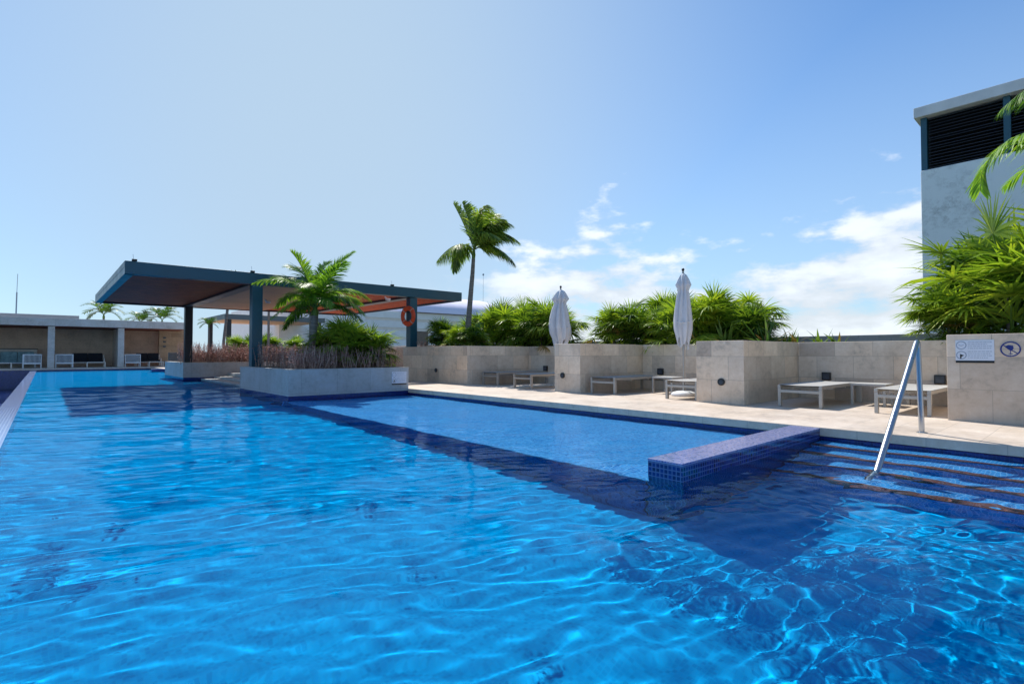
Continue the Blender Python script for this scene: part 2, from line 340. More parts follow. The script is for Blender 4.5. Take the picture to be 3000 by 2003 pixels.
# water surface with real waves
rng = np.random.default_rng(11)
comp = []
for k in range(64):
    u = rng.random(); lam = .22 * (8 ** u)
    th = rng.normal(rad(66), .32 if lam < .25 else .5) if k % 5 else rng.random() * 6.28
    A = .000072 * (lam / .2) ** 1.4
    comp.append((lam, th, A, rng.random() * 6.28))
comp2 = [(.11 * 3 ** rng.random(), rng.random() * 6.28, .00010, rng.random() * 6.28) for _ in range(18)]
comp3 = []
for k in range(34):
    lam = .085 * 2.9 ** rng.random(); comp3.append((lam, rng.normal(rad(74), .36), .000078 * (lam / .12) ** 1.0, rng.random() * 6.28))
def waves(X, Y, quiet=1.):
    Z = np.zeros_like(X); WX = X + .10 * np.sin(1.7 * Y + .6 * X) + .05 * np.sin(4.1 * X - 2.2 * Y); WY = Y + .10 * np.sin(1.3 * X - .8 * Y) + .05 * np.sin(3.7 * Y + 2.9 * X)
    gust = .80 + .30 * np.sin(.55 * X + .9 * np.sin(.35 * Y) + 1) * np.sin(.42 * Y + .7 * np.sin(.6 * X)) + 1.1 * np.exp(-((X - 5.0) ** 2 / 5 + (Y + .2) ** 2 / 5)) + 1.7 * np.exp(-((X - 3.4) ** 2 / 1.2 + (Y - 1.9) ** 2 / 1.6)) + 2.0 * np.exp(-((X - 2.8) ** 2 / 8 + (Y - 13) ** 2 / 30))
    for lam, th, A, ph in comp:
        k = 6.2832 / lam; a = k * (math.cos(th) * WX + math.sin(th) * WY) + ph
        fade = 1. / (1 + np.maximum(0, Y - 20) * .02 / lam * .35)
        Z += A * fade * (np.sin(a) + .18 * np.sin(2 * a + .6))
    near = .10 + np.exp(-((X - 2.6) ** 2 / 2.2 + (Y - .5) ** 2 / 1.2)) + 1.5 * np.exp(-((X - 3.9) ** 2 / 2.2 + (Y - 1.3) ** 2 / 1.0)) + .9 * np.exp(-((X - 5.2) ** 2 / 2 + (Y - .4) ** 2 / 2))
    for lam, th, A, ph in comp2:
        k = 6.2832 / lam; Z += A * near * np.sin(k * (math.cos(th) * WX + math.sin(th) * WY) + ph)
    patch = .55 + .9 * (.5 + .5 * np.sin(1.9 * X + 1.1 * np.sin(1.4 * Y)) * np.sin(1.25 * Y + 1.3 * np.sin(1.1 * X + 2)))
    dy = .0165 * np.maximum(1, Y / 5)
    for lam, th, A, ph in comp3:
        k = 6.2832 / lam; Z += A * np.exp(-(dy / (.36 * lam)) ** 2) * patch * np.sin(k * (math.cos(th) * (X + .5 * (WX - X)) + math.sin(th) * (Y + .5 * (WY - Y))) + ph)
    return W + Z * gust * quiet
xs = np.arange(-.33, 6.762, .0165)
ys = [-4.]
while ys[-1] < 42.02:
    y = ys[-1]; ys.append(y + (.05 if y < .3 else .0165 * max(1, y / 5)))
water = grid('pool_water', xs, np.array(ys), waves, 'pool_water_glass'); water['kind'] = 'structure'
water.cycles.is_caustics_caster = True
catch = grid('catch_water', np.arange(-5, -.59, .25), np.arange(4, 42.1, .25), lambda X, Y: -1.15 + .004 * np.sin(7 * X + 3 * Y), 'pool_water_glass'); catch['kind'] = 'structure'
# ------------------------------------------------------------ tiled dividers in the pool
def divider(x0, x1, y0, y1, label):
    e = empty('tiled_divider', (0, 0, 0), label=label, cat='pool divider', group='tiled dividers of the shallow shelves')
    a = MB().box(x0 + .003, x1, y0 + .003, y1 - .003, FD + .01, -.030).build('side', 'navy_mosaic', e); b = MB().box(x0, x1, y0, y1, -.030, -.008).build('top', 'ledge_sheen_mosaic', e, .004)
    under.extend([a, b])
divider(3.74, 6.748, 2.20, 2.52, 'low blue mosaic wall with lavender sky sheen painted on its speckled top reaching from the stone coping')
divider(4.6, 5.28, 36.2, 36.6, 'small blue mosaic wall end far off between the planter and the cabanas')
# ------------------------------------------------------------ stone planters in the pool
def planter(x0, x1, y0, y1, zt, label, t=.16):
    e = empty('stone_planter', (x0, y0, 0), label=label, cat='planter', group='stone planters standing in the pool')
    def bx(a, b, c, d, z0, z1, n, mt, bev=0): return MB().box(a - x0, b - x0, c - y0, d - y0, z0, z1).build(n, mt, e, bev)
    m = MB(); X, Y = x1 - x0, y1 - y0
    m.box(0, X, 0, t, -.045, zt - .02).box(0, X, Y - t, Y, -.045, zt - .02).box(0, t, t, Y - t, -.045, zt - .02).box(X - t, X, t, Y - t, -.045, zt - .02)
    m.build('wall', 'planter_stone', e)
    m = MB(); p = .006
    m.box(-p, X + p, -p, t + .01, zt - .02, zt).box(-p, X + p, Y - t - .01, Y + p, zt - .02, zt).box(-p, t + .01, t + .01, Y - t - .01, zt - .02, zt).box(X - t - .01, X + p, t + .01, Y - t - .01, zt - .02, zt)
    m.build('coping', 'coping_stone', e, .003)
    b = MB().box(.006, X - .006, .006, Y - .006, FD + .01, -.045).build('tile_base', 'band_mosaic', e); under.append(b)
    MB().box(t, X - t, t, Y - t, -.04, zt - .09).build('planting_soil', 'soil', e)
    return e
planter(3.86, 6.75, 11.45, 15.12, .525, 'pale stone planter holding the short palm under the pergola corner')
planter(3.95, 9.4, 23.25, 27.3, .53, 'shaded stone planter of red dry shrubs nearest the cabanas')
# ------------------------------------------------------------ zigzag garden wall behind the deck
e = empty('garden_wall', (8.75, 0, 0), label='long zigzag travertine wall with bays for the loungers along the deck', cat='wall')
def gw(x0, x1, y0, y1, n, z1=1.08): return MB().box(x0 - 8.75, x1 - 8.75, y0, y1, -.01, z1).build(n, 'wall_stone', e, .008)
gw(8.75, 11.3, -9, 1.35, 'pier', 1.10); gw(11.1, 11.3, 1.353, 3.997, 'bay_panel'); gw(8.75, 11.3, 4.0, 4.86, 'pier'); gw(11.1, 11.3, 4.863, 7.597, 'bay_panel')
gw(8.75, 11.3, 7.6, 8.37, 'pier'); gw(11.1, 11.3, 8.373, 11.697, 'bay_panel'); gw(8.75, 8.87, 11.7, 15.2, 'pier'); gw(8.873, 11.3, 11.7, 11.85, 'pier'); gw(8.873, 10.0, 15.08, 15.2, 'pier', 1.05)
MB().box(9.0 - 8.75, 14 - 8.75, 18.0, 18.2, 0, 1.10).box(9.0 - 8.75, 9.2 - 8.75, 18.2, 23.2, 0, 1.08).build('pier', 'wall_stone', e, .008)
setting('planting_bed', MB().box(11.3, 13.5, -9, 17.9, -.002, .98).box(8.873, 11.298, 11.853, 15.07, -.001, .985), 'soil')
tag(MB().box(13.5, 13.7, -9, 60, -.3, 1.27).build('parapet_wall', 'coping_stone', None, .006), 'plain grey parapet rising just above the garden wall behind the beds', 'parapet')
tag(MB().box(4.5, 13.497, 30.0, 30.2, -.1, .93).build('parapet_wall', 'brown_shutter', None, .006), 'low brown parapet seen through the red shrubs below the pergola', 'parapet')
# wall lamps
sq = tag(MB().box(-.055, 0, -.075, .075, -.075, .075).build('wall_lamp', 'black_plastic', None, .004), 'square black lamp on the bay wall behind the loungers by the sign', 'wall lamp', 'square wall lamps in the bays')
MB().box(-.058, -.0555, -.055, .055, -.055, .055).build('lens', 'lens_glass', sq)
sq.location = (11.098, 1.80, .43)
for y, l in ((3.49, 'square black lamp on bay wall above the lounger beside the widest stone pier'), (7.08, 'square black lamp on bay wall near the folded parasol with the white base'), (10.96, 'square black lamp half hidden at edge of the bay nearest the tall palm')):
    c = copy_tree(sq); c.location = (11.098, y, .43); c['label'] = l
rl = MB(); rl.tube([(0, 0, 0), (-.025, 0, 0)], .062, 24)
ro = tag(rl.build('step_lamp', 'black_plastic'), 'round black lamp on the pier face between the two parasol bays', 'wall lamp', 'round wall lamps on the piers')
MB().tube([(-.025, 0, 0), (-.03, 0, 0)], .04, 20).build('lens', 'lens_glass', ro)
ro.location = (8.748, 4.39, .37)
for y, l in ((8.11, 'round black lamp on the narrow pier beside the farther parasol'), (13.24, 'round black lamp on the long wall below the tall leaning palm')):
    c = copy_tree(ro); c.location = (8.748, y, .37); c['label'] = l
b = MB().box(-.07, .07, -.05, .05, 0, .80).build('bollard', 'black_plastic', None, .02); b.location = (8.45, 15.35, 0); b.rotation_euler = (0, rad(4), 0)
tag(b, 'slim black bollard at the end of the long wall behind the pool planter', 'bollard')
# ------------------------------------------------------------ signs
def ring(mb, c, r, w, ax, dep, seg=36, mi=0):
    """flat ring standing proud of a wall; ax 'x' = on a wall facing -X, 'y' = facing -Y"""
    vs, fs = [], []
    for k in range(seg):
        a = 2 * math.pi * k / seg
        for q in (r - w / 2, r + w / 2):
            u, z = math.cos(a) * q, math.sin(a) * q
            for d in (0, -dep): vs.append((c[0] + d, c[1] + u, c[2] + z) if ax == 'x' else (c[0] + u, c[1] + d, c[2] + z))
    for k in range(seg):
        a, b = 4 * k, 4 * ((k + 1) % seg); fs += [(a + 1, b + 1, b + 3, a + 3), (a + 3, b + 3, b + 2, a + 2), (a, b, b + 1, a + 1)]
    mb.add(vs, fs, mi)
def sign_board(w, h, rows, label):
    """faces -X; local y runs along the wall, local z up; reader's left is +y"""
    e = empty('rules_sign', label=label, cat='sign')
    MB().box(-.006, 0, -w / 2, w / 2, -h / 2 + h * .09, h / 2).build('board', 'sign_white', e, .002)
    MB().box(-.0085, 0, -w / 2 + .002, w / 2 - .002, -h / 2 - .003, -h / 2 + h * .09 - .001).build('footer_band', 'black_plastic', e)
    p = MB()
    for zc in (h * .27, -h * .17):
        ring(p, (-.0062, w * .345, zc), h * .165, h * .035, 'x', .0015)
    zc = h * .27; yc = w * .345
    p.tube([(-.007, yc + h * .09, zc + h * .02), (-.007, yc, zc - h * .03), (-.007, yc - h * .09, zc + h * .02)], .0035, 5)
    p.build('pictogram', 'sign_text', e)
    q = MB(); zc = -h * .17
    q.add([(-.0078, yc + h * .045, zc - h * .15), (-.0078, yc + h * .045, zc + h * .10), (-.0078, yc + .01, zc + h * .05), (-.0078, yc - h * .10, zc - h * .01), (-.0078, yc - h * .01, zc - h * .06), (-.0078, yc, zc - h * .15)], [(0, 1, 2, 3, 4, 5)]).build('pictogram', 'black_plastic', e)
    random.seed(5)
    for i in range(rows):
        t = MB()
        z = h * .40 - i * (h * .72 / rows) - (h * .05 if i >= rows // 2 else 0); y = w * .17
        end = -w * (.44 - .12 * random.random() * (i % 2))
        while y > end:
            l = random.uniform(.012, .035) * w / .37; t.box(-.0072, -.0061, max(end, y - l), y, z - h * .012, z + h * .012); y -= l + .006
        t.build('text_line', 'sign_text', e)
    return e
s = sign_board(.37, .285, 8, 'white rules sign with two round pictograms on the pier beside the handrail'); s.location = (8.748, 1.075, .885)
s = sign_board(.40, .31, 7, 'small white rules sign with black footer on the corner of the pool planter'); s.location = (6.49, 11.447, .265); s.rotation_euler = (0, 0, rad(90))
e = empty('round_sign', (8.748, .745, .91), label='round dark blue no glass pictogram sign beside the white rules sign', cat='sign')
m = MB(); m.tube([(0, 0, 0), (-.003, 0, 0)], .098, 40); m.build('backing', 'wall_stone', e)
m = MB(); ring(m, (-.003, 0, 0), .086, .014, 'x', .003)
m.tube([(-.005, .065, .05), (-.005, -.062, -.055)], .005, 6)
m.build('ring', 'sign_blue', e)
m = MB(); m.add([(-.006, .052, .030), (-.006, .02, .050), (-.006, -.022, .043), (-.006, -.028, .010), (-.006, -.012, -.022), (-.006, .012, -.012)], [(0, 1, 2, 3, 4, 5)])
m.box(-.0065, -.004, -.004, .003, -.058, -.018).box(-.0065, -.004, -.02, .018, -.062, -.056); m.build('pictogram', 'sign_blue', e)
# ------------------------------------------------------------ sun loungers
def make_lounger(L=1.93, w=.66, h=.355):
    e = empty('sun_lounger', cat='sun lounger', group='flat grey sun loungers in the wall bays')
    m = MB(); q = .045
    m.box(0, L, 0, q, h - .055, h - .006).box(0, L, w - q, w, h - .055, h - .006).box(0.001, q, q, w - q, h - .13, h - .085).box(L - q, L - .001, q, w - q, h - .13, h - .085)
    for k in (.33, .66): m.box(L * k, L * k + .03, q, w - q, h - .09, h - .06)
    m.build('frame', 'aluminium', e, .004)
    nx, ny = 24, 10; vs, fs = [], []
    for i in range(nx + 1):
        for j in range(ny + 1):
            u, v = i / nx, j / ny; sag = -.022 * math.sin(math.pi * v) * (.35 + .65 * min(1, (1 - abs(2 * u - 1)) * 6)) 
            vs.append((.004 + u * (L - .008), .006 + v * (w - .012), h + sag - .002))
    for i in range(nx):
        for j in range(ny): a = i * (ny + 1) + j; fs.append((a, a + ny + 1, a + ny + 2, a + 1))
    n = len(vs); vs2 = vs + [(x, y, z - .006) for x, y, z in vs]; fs2 = fs + [tuple(i + n for i in f[::-1]) for f in fs]
    MB().add(vs2, fs2, 0, True).build('sling', 'sling_fabric', e)
    for x in (0.002, L - .062):
        for y in (.001, w - .048): MB().box(x, x + .06, y, y + .047, 0, h - .056).build('leg', 'aluminium', e, .004)
    return e
spots = [(9.02, 2.91, 0, 'flat grey lounger beside the widest pier with its shadow on the deck'),
         (9.0, 1.56, 0, 'flat grey lounger behind the handrail, closest to the rules sign'),
         (8.93, 6.80, 0, 'flat grey lounger against the narrow pier below the square lamp'),
         (8.90, 4.93, 0, 'flat grey lounger over the white parasol base'),
         (9.15, 10.88, 0, 'flat dark grey lounger nearest the long wall and the tall palm'),
         (8.88, 9.28, 0, 'flat grey lounger under the farther parasol, beside the narrow pier')]
lg = make_lounger()
for i, (x, y, rz, l) in enumerate(spots):
    o = lg if i == 0 else copy_tree(lg); o.location = (x, y, 0); o.rotation_euler = (0, 0, rad(rz)); o['label'] = l
def side_table(x, y, label):
    e = empty('side_table', (x, y, 0), label=label, cat='side table', group='small side tables between loungers')
    MB().box(0, .5, 0, .5, .325, .36).build('table_top', 'sling_fabric', e, .004)
    for a in (.002, .458):
        for b in (.002, .458): MB().box(a, a + .04, b, b + .04, 0, .324).build('leg', 'aluminium', e, .003)
side_table(10.15, 2.34, 'low grey side table between the two loungers behind the handrail')
side_table(9.9, 7.0 - .95, 'low grey side table beside the pole of the parasol with the white base')
# ------------------------------------------------------------ folded parasols
def parasol(x, y, label, seed, zt=2.5, zb=1.07, fat=1.0):
    random.seed(seed); e = empty('folded_parasol', (x, y, 0), label=label, cat='parasol', group='folded white parasols')
    MB().cyl((0, 0), .022, .05, zt + .05, 14).build('pole', 'aluminium', e)
    m = MB(); m.tube([(0, 0, zt + .05), (0, 0, zt + .075), (0, 0, zt + .10), (0, 0, zt + .12)], [.012, .03, .028, .008], 12); m.build('finial', 'black_plastic', e)
    nz, ns = 36, 64; vs, fs = [], []; ph = [random.random() * 6.28 for _ in range(8)]
    for i in range(nz + 1):
        t = i / nz; z = zt - t * (zt - zb)
        env = np.interp(t, [0, .02, .09, .17, .24, .34, .5, .68, .8, .9, 1], [.03, .075, .115, .145, .098, .13, .158, .176, .17, .14, .115])
        for k in range(ns):
            a = 2 * math.pi * k / ns
            fold = .32 * math.sin(8 * a + ph[0] + 1.4 * t) + .13 * math.sin(13 * a + ph[1] - 2.5 * t) + .10 * math.sin(3 * a + ph[2] + 2 * t)
            r = env * fat * (1 + fold * min(1, t * 5 + .2)); zz = z - (.09 * (math.sin(4 * a + ph[3]) + .6 * math.sin(7 * a + ph[4])) if t > .9 else 0) * (t - .9) * 10
            vs.append((r * math.cos(a) * 1.06 + .02 * math.sin(4 * t + ph[5]), r * math.sin(a) + .02 * math.sin(5 * t + ph[6]), zz))
    for i in range(nz):
        for k in range(ns): k2 = (k + 1) % ns; fs.append((i * ns + k, (i + 1) * ns + k, (i + 1) * ns + k2, i * ns + k2))
    c = MB().add(vs, fs, 0, True).build('canopy', 'parasol_cloth', e)
    s = MB(); s.tube([(.172 * fat * math.cos(a), .172 * fat * math.sin(a), zb + .43 + .01 * math.sin(3 * a)) for a in [k * 6.2832 / 20 for k in range(21)]], .012, 6, cap=False); s.build('tie_strap', 'parasol_cloth', c)
    b = MB(); b.tube([(0, 0, .0), (0, 0, .02), (0, 0, .06), (0, 0, .09), (0, 0, .10)], [.24, .26, .24, .15, .04], 32); b.build('base', 'white_paint', e)
    return e
parasol(9.8, 5.72, 'folded white parasol with white round base, tied in front of the fan palms', 2, fat=.80)
parasol(10.3, 9.62, 'folded white parasol at the end of the fan palm clump by the tall palm', 9, 2.56, 1.12, 1.2)
# ------------------------------------------------------------ handrail
e = empty('pool_handrail', (7.12, 1.32, 0), label='steel pool handrail sloping from the deck down into the water', cat='handrail')
m = MB(); P = Vector((-.13, 0, 1.0)); Q = Vector((-2.07, -.02, -.35)); 
pts = [Vector((0, 0, -.002))]; up = (P - pts[0]).normalized(); dn = (Q - P).normalized()
pts += [P - up * .5, P - up * .09]
for k in range(1, 8): 
    t = k / 8; a, b = P - up * .07, P + dn * .07; pts.append(a * (1 - t) ** 2 + P * 2 * t * (1 - t) + b * t * t)
pts += [P + dn * .09, P + dn * .8, P + dn * 1.6, Q]
m.tube(pts, .0265, 20); hr = m.build('rail_tube', 'steel_tube', e); under.append(hr)
MB().tube([(0, 0, 0), (0, 0, .006)], .05, 24).build('floor_flange', 'steel_tube', e)
# ------------------------------------------------------------ pergola
e = empty('pergola', (0, 0, 0), label='large flat teal steel pergola over the lounge platform and planters', cat='pergola')
X0, X1, Y0, Y1, Z0, Z1 = 1.35, 10.9, 14.9, 24.2, 2.70, 3.0
MB().box(X0, X1, Y0, Y0 + .07, Z0 + .001, Z1).box(X0 + .01, X1, Y0 + .07, Y0 + .22, Z0, Z0 + .05).build('front_fascia', 'teal_metal', e, .006)
m = MB().box(X0 - .003, X0 + .06, Y0 + .07, Y1, Z0 + .16, Z1 - .002); m.build('side_fascia', 'teal_grey_metal', e, .005)
MB().box(X0 + .001, X0 + .18, Y0 + .07, Y1, Z0, Z0 + .158).build('side_beam', 'teal_metal', e, .004)
MB().box(X1 - .07, X1 + .002, Y0 + .07, Y1, Z0, Z1 - .003).build('side_fascia', 'teal_metal', e, .005)
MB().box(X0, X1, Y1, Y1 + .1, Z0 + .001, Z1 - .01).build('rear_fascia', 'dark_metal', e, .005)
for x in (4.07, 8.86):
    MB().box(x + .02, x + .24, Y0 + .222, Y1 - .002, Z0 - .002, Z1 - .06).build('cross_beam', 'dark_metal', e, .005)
    MB().box(x - .02, x + .28, Y0 + .23, Y1 - .01, Z0 - .016, Z0 - .0035).build('beam_flange', 'teal_grey_metal', e)
posts = {}
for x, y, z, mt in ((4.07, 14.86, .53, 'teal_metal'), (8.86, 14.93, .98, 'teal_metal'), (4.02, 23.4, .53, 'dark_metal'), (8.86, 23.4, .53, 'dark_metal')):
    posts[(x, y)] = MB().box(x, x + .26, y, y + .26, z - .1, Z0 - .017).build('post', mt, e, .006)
m = MB(); n = 0
y = Y0 + .3
while y < Y1 - .1: m.box(X0 + .19, 4.05, y, y + .045, Z0 + .06, Z0 + .17); y += .125
m.build('wood_slats', 'red_wood', e)
MB().box(X0 + .07, 4.08, Y0 + .08, Y1, Z1 - .06, Z1 - .02).build('roof_cover', 'dark_soffit', e)
m = MB(); y = Y0 + .3
while y < Y1 - .1: m.box(7.1, 8.83, y, y + .045, Z0 + .06, Z0 + .17); m.box(9.15, X1 - .08, y, y + .045, Z0 + .06, Z0 + .17); y += .16
m.build('wood_slats', 'red_wood', e)
MB().box(4.33, 7.07, Y0 + .23, Y1 - .02, Z0 + .03, Z0 + .09).build('ceiling_panel', 'tan_panel', e)
for x in (1.51, 4.06, 8.17):
    l = MB().box(x - .03, x + .07, Y0 - .03, Y0 + .05, Z1 + .001, Z1 + .05).build('roof_lamp', 'black_plastic', e, .004)
    MB().tube([(x, Y0, Z1 + .05), (x - .01, Y0, Z1 + .16)], .004, 5).build('antenna', 'mast_grey', l)
for x, y in ((5.6, 19.0), (8.3, 15.6)): MB().tube([(x, y, Z0 + .03), (x + .05, y - .03, Z0 - .06), (x + .16, y - .08, Z0 - .08)], [.02, .05, .045], 12).build('spotlight', 'sign_white', e)
# life ring
m = MB(); vs, fs = [], []; R_, r_ = .255, .078
for i in range(48):
    a = 2 * math.pi * i / 48
    for k in range(16):
        b = 2 * math.pi * k / 16; q = R_ + r_ * math.cos(b); vs.append((r_ * .62 * math.sin(b), q * math.cos(a), q * math.sin(a)))
for i in range(48):
    for k in range(16): fs.append((i * 16 + k, ((i + 1) % 48) * 16 + k, ((i + 1) % 48) * 16 + (k + 1) % 16, i * 16 + (k + 1) % 16))
lr = m.add(vs, fs, 0, True).build('life_ring', 'orange_foam'); lr.location = (8.80, 14.97, 2.08); lr.rotation_euler = (0, 0, rad(12))
tag(lr, 'orange life ring hanging on the pergola post by the long wall', 'life ring')
for a in (45, 135, 225, 315):
    ca, sa = math.cos(rad(a)), math.sin(rad(a))
    MB().tube([(.052 * math.sin(b), (R_ + .083 * math.cos(b)) * ca, (R_ + .083 * math.cos(b)) * sa) for b in [k * 6.2832 / 12 for k in range(13)]], .012, 6, cap=False).build('rope_band', 'dry_stem', lr)
# ------------------------------------------------------------ cabanas across the far deck
e = empty('cabana_pavilion', (0, 43, 0), label='long low flat roofed stone pavilion with open lounge bays at the pool end', cat='pavilion')
def cb(x0, x1, y0, y1, z0, z1, n, mt, bev=.008): return MB().box(x0, x1, y0 - 43, y1 - 43, z0, z1).build(n, mt, e, bev)
cb(-22, 7.75, 42.8, 47.6, 2.58, 3.06, 'roof_slab', 'cabana_stone'); cb(-22, 7.5, 43.1, 47.4, 2.56, 2.579, 'soffit', 'dark_soffit')
for x in (-8.5, -4.2, .14, 3.60): cb(x, x + .33, 42.95, 43.3, 0, 2.555, 'column', 'cabana_stone')
cb(3.62, 3.95, 43.35, 47.0, 0, 2.555, 'partition', 'cabana_stone'); cb(-22, 7.6, 47.0, 47.3, 0, 2.555, 'back_wall', 'cabana_wall'); cb(6.303, 8.35, 46.2, 46.5, 0, 2.62, 'shower_wall', 'sandstone')
for z in (2.0, 1.7, 1.35): cb(6.55, 6.72, 46.12, 46.19, z, z + .12, 'shower_valve', 'teal_grey_metal', .01)
cb(-22, -2.0 + 3.1, 45, 46.6, 3.062, 3.35, 'roof_plant', 'mast_grey', .01) if False else None
def sofa(x, y, w, rz, label, cush='charcoal_cushion', h=.92):
    o = empty('lounge_sofa', (x, y, 0), rad(rz), label=label, cat='sofa', group='dark cushioned sofas in the cabanas')
    m = MB().box(0, w, 0, .8, .26, .32)
    for a in (0, w - .06): m.box(a, a + .06, 0, .06, 0, .259).box(a, a + .06, .74, .8, 0, h - .12).box(a, a + .06, 0.061, .739, .52, .56).box(a, a + .06, 0, .06, .321, .56)
    m.box(.061, w - .061, .74, .79, .321, h - .14)
    m.build('frame', 'sign_white' if cush == 'teal_cushion' else 'cream_paint', o, .005)
    n = max(1, round(w / .8)); s = (w - .16) / n
    for k in range(n):
        MB().box(.08 + k * s, .08 + (k + 1) * s - .012, .02, .56, .322, .46).build('seat_cushion', cush, o, .03)
        MB().box(.08 + k * s, .08 + (k + 1) * s - .012, .565, .73, .44, h).build('back_cushion', cush, o, .04)
def armchair(x, y, rz, label):
    o = empty('slatted_armchair', (x, y, 0), rad(rz), label=label, cat='armchair', group='white framed armchairs in the cabanas')
    w = .86; m = MB()
    for a in (0, w - .05):
        for b in (0, .72): m.box(a, a + .05, b, b + .05, 0, .84)
        m.box(a, a + .05, .051, .719, .60, .65).box(a, a + .05, .051, .719, .22, .28)
    m.box(.051, w - .051, 0, .05, .79, .84).box(.051, w - .051, 0, .05, .24, .32).box(.051, w - .051, .72, .77, .24, .30); m.build('frame', 'white_paint', o, .004)
    m = MB()
    for k in range(13): xx = .075 + k * .056; m.box(xx, xx + .022, .012, .035, .321, .789)
    m.build('back_slats', 'white_paint', o)
    MB().box(.055, w - .055, .055, .715, .301, .44).build('seat_cushion', 'charcoal_cushion', o, .03); MB().box(.07, w - .07, .06, .18, .45, .80).build('back_cushion', 'charcoal_cushion', o, .03)
def coffee(x, y, w, label):
    o = empty('coffee_table', (x, y, 0), label=label, cat='coffee table', group='low white tables in the cabanas')
    MB().box(0, w, 0, .6, .30, .34).build('table_top', 'cream_paint', o, .004)
    for a in (.0, w - .045):
        for b in (.0, .555): MB().box(a + .001, a + .044, b + .001, b + .044, 0, .299).build('leg', 'cream_paint', o)
armchair(-.98, 43.3, 0, 'white slatted armchair with its back to the pool, just left of the first column')
armchair(.52, 43.3, 0, 'white slatted armchair just right of the first column in the middle cabana')
armchair(4.02, 43.3, 0, 'white slatted armchair right of the second column in the end cabana')
sofa(1.3, 44.6, 1.75, 0, 'dark cushioned sofa in the middle cabana behind the low table')
sofa(4.75, 44.6, 1.5, 0, 'dark cushioned sofa in the end cabana near the shower wall')
sofa(-2.9, 44.9, 2.5, 0, 'white sofa with striped teal cushions in the cabana at the picture edge', 'teal_cushion', 1.0)
coffee(2.05, 43.35, .95, 'low white coffee table before the sofa in the middle cabana')
coffee(5.35, 43.35, .85, 'low white coffee table before the sofa in the end cabana')
coffee(-2.45, 43.3, 1.0, 'low white coffee table before the teal cushioned sofa')
o = empty('bar_counter', (-3.1, 44.3, 0), label='pale bar counter with a thin dark top in the cabana at the picture edge', cat='counter')
MB().box(0, 2.75, 1.75, 2.2, 0, 1.16).build('counter_front', 'coping_stone', o, .006); MB().box(-.03, 2.8, 1.72, 2.23, 1.163, 1.21).build('counter_top', 'black_plastic', o, .004)
tag(MB().box(-12, -.7 + 3.0 - .2, 56, 60, -12, 4.0).build('rooftop_block', 'mast_grey', None, .02), 'pale grey rooftop block just showing over the pavilion roof', 'rooftop block')
def mast(x, y, z0, z1, label, knob=False):
    e = empty('antenna_mast', (x, y, z0), label=label, cat='antenna', group='thin rooftop masts')
    MB().tube([(0, 0, 0), (.02, 0, (z1 - z0) * .55)], .045, 8).build('pole', 'mast_grey', e)
    MB().tube([(.02, 0, (z1 - z0) * .55), (.05, 0, z1 - z0)], .02, 6).build('whip', 'mast_grey', e)
    if knob: MB().tube([(.05, 0, z1 - z0), (.05, 0, z1 - z0 + .15), (.05, 0, z1 - z0 + .3)], [.08, .16, .06], 8).build('lamp_head', 'mast_grey', e)
mast(-1.75, 58, 4.0, 7.3, 'thin grey antenna on the rooftop block beyond the cabanas')
mast(47.7, 60, 3.5, 12.3, 'thin grey lamp mast rising behind the fan palms by the tall palm', True)
# ------------------------------------------------------------ buildings behind the pergola
e = empty('white_building', (14.4, 45, 0), label='white low building with cream bands behind the pergola and planters', cat='building')
def wb(x0, x1, y0, y1, z0, z1, n, mt, bev=.02): return MB().box(x0 - 14.4, x1 - 14.4, y0 - 45, y1 - 45, z0, z1).build(n, mt, e, bev)
wb(14.4, 22, 45, 60, -12, 5.2, 'wall', 'white_paint'); wb(22.003, 40, 45.4, 60, -12, 5.0, 'wall', 'cream_paint')
for z in (1.6, 2.5, 3.4, 4.3): wb(22.01, 39.9, 45.33, 45.397, z, z + .62, 'siding_band', 'white_paint')
wb(27.5, 28.9, 45.2, 45.32, .8, 3.1, 'shutter', 'brown_shutter'); wb(27.3, 29.1, 45.25, 45.328, 3.12, 3.3, 'lintel', 'cream_paint')
m = MB(); vs, fs = [], []; n = 14
for i in range(n + 1):
    a = math.pi * i / n
    for x in (26 - 14.4, 38.5 - 14.4): vs.append((x, 7.5 - 7.5 * math.cos(a) - .1, 5.0 + 2.4 * math.sin(a)))
for i in range(n): fs.append((2 * i, 2 * i + 1, 2 * i + 3, 2 * i + 2))
m.add(vs, fs, 0, True); m.add([vs[2 * i] for i in range(n + 1)], [tuple(range(n + 1))]); m.add([vs[2 * i + 1] for i in range(n + 1)], [tuple(range(n + 1))[::-1]])
m.build('vaulted_roof', 'lavender_roof', e)
e = empty('far_pergola', (9.2, 40, 0), label='second smaller flat roof pergola far behind the first one', cat='pergola')
MB().box(0, 7, 0, .12, 3.25, 3.62).box(0, .12, .12, 6, 3.25, 3.62).build('fascia', 'teal_grey_metal', e, .01); MB().box(.12, 7, .13, 6, 3.27, 3.35).build('ceiling_panel', 'tan_panel', e)
for x, y in ((.2, .2), (.2, 5.6), (6.5, .2)): MB().box(x, x + .28, y, y + .28, 0, 3.249).build('post', 'dark_metal', e)
MB().box(.0, 5, -12.0 + 12, 0.1, 0, .01)
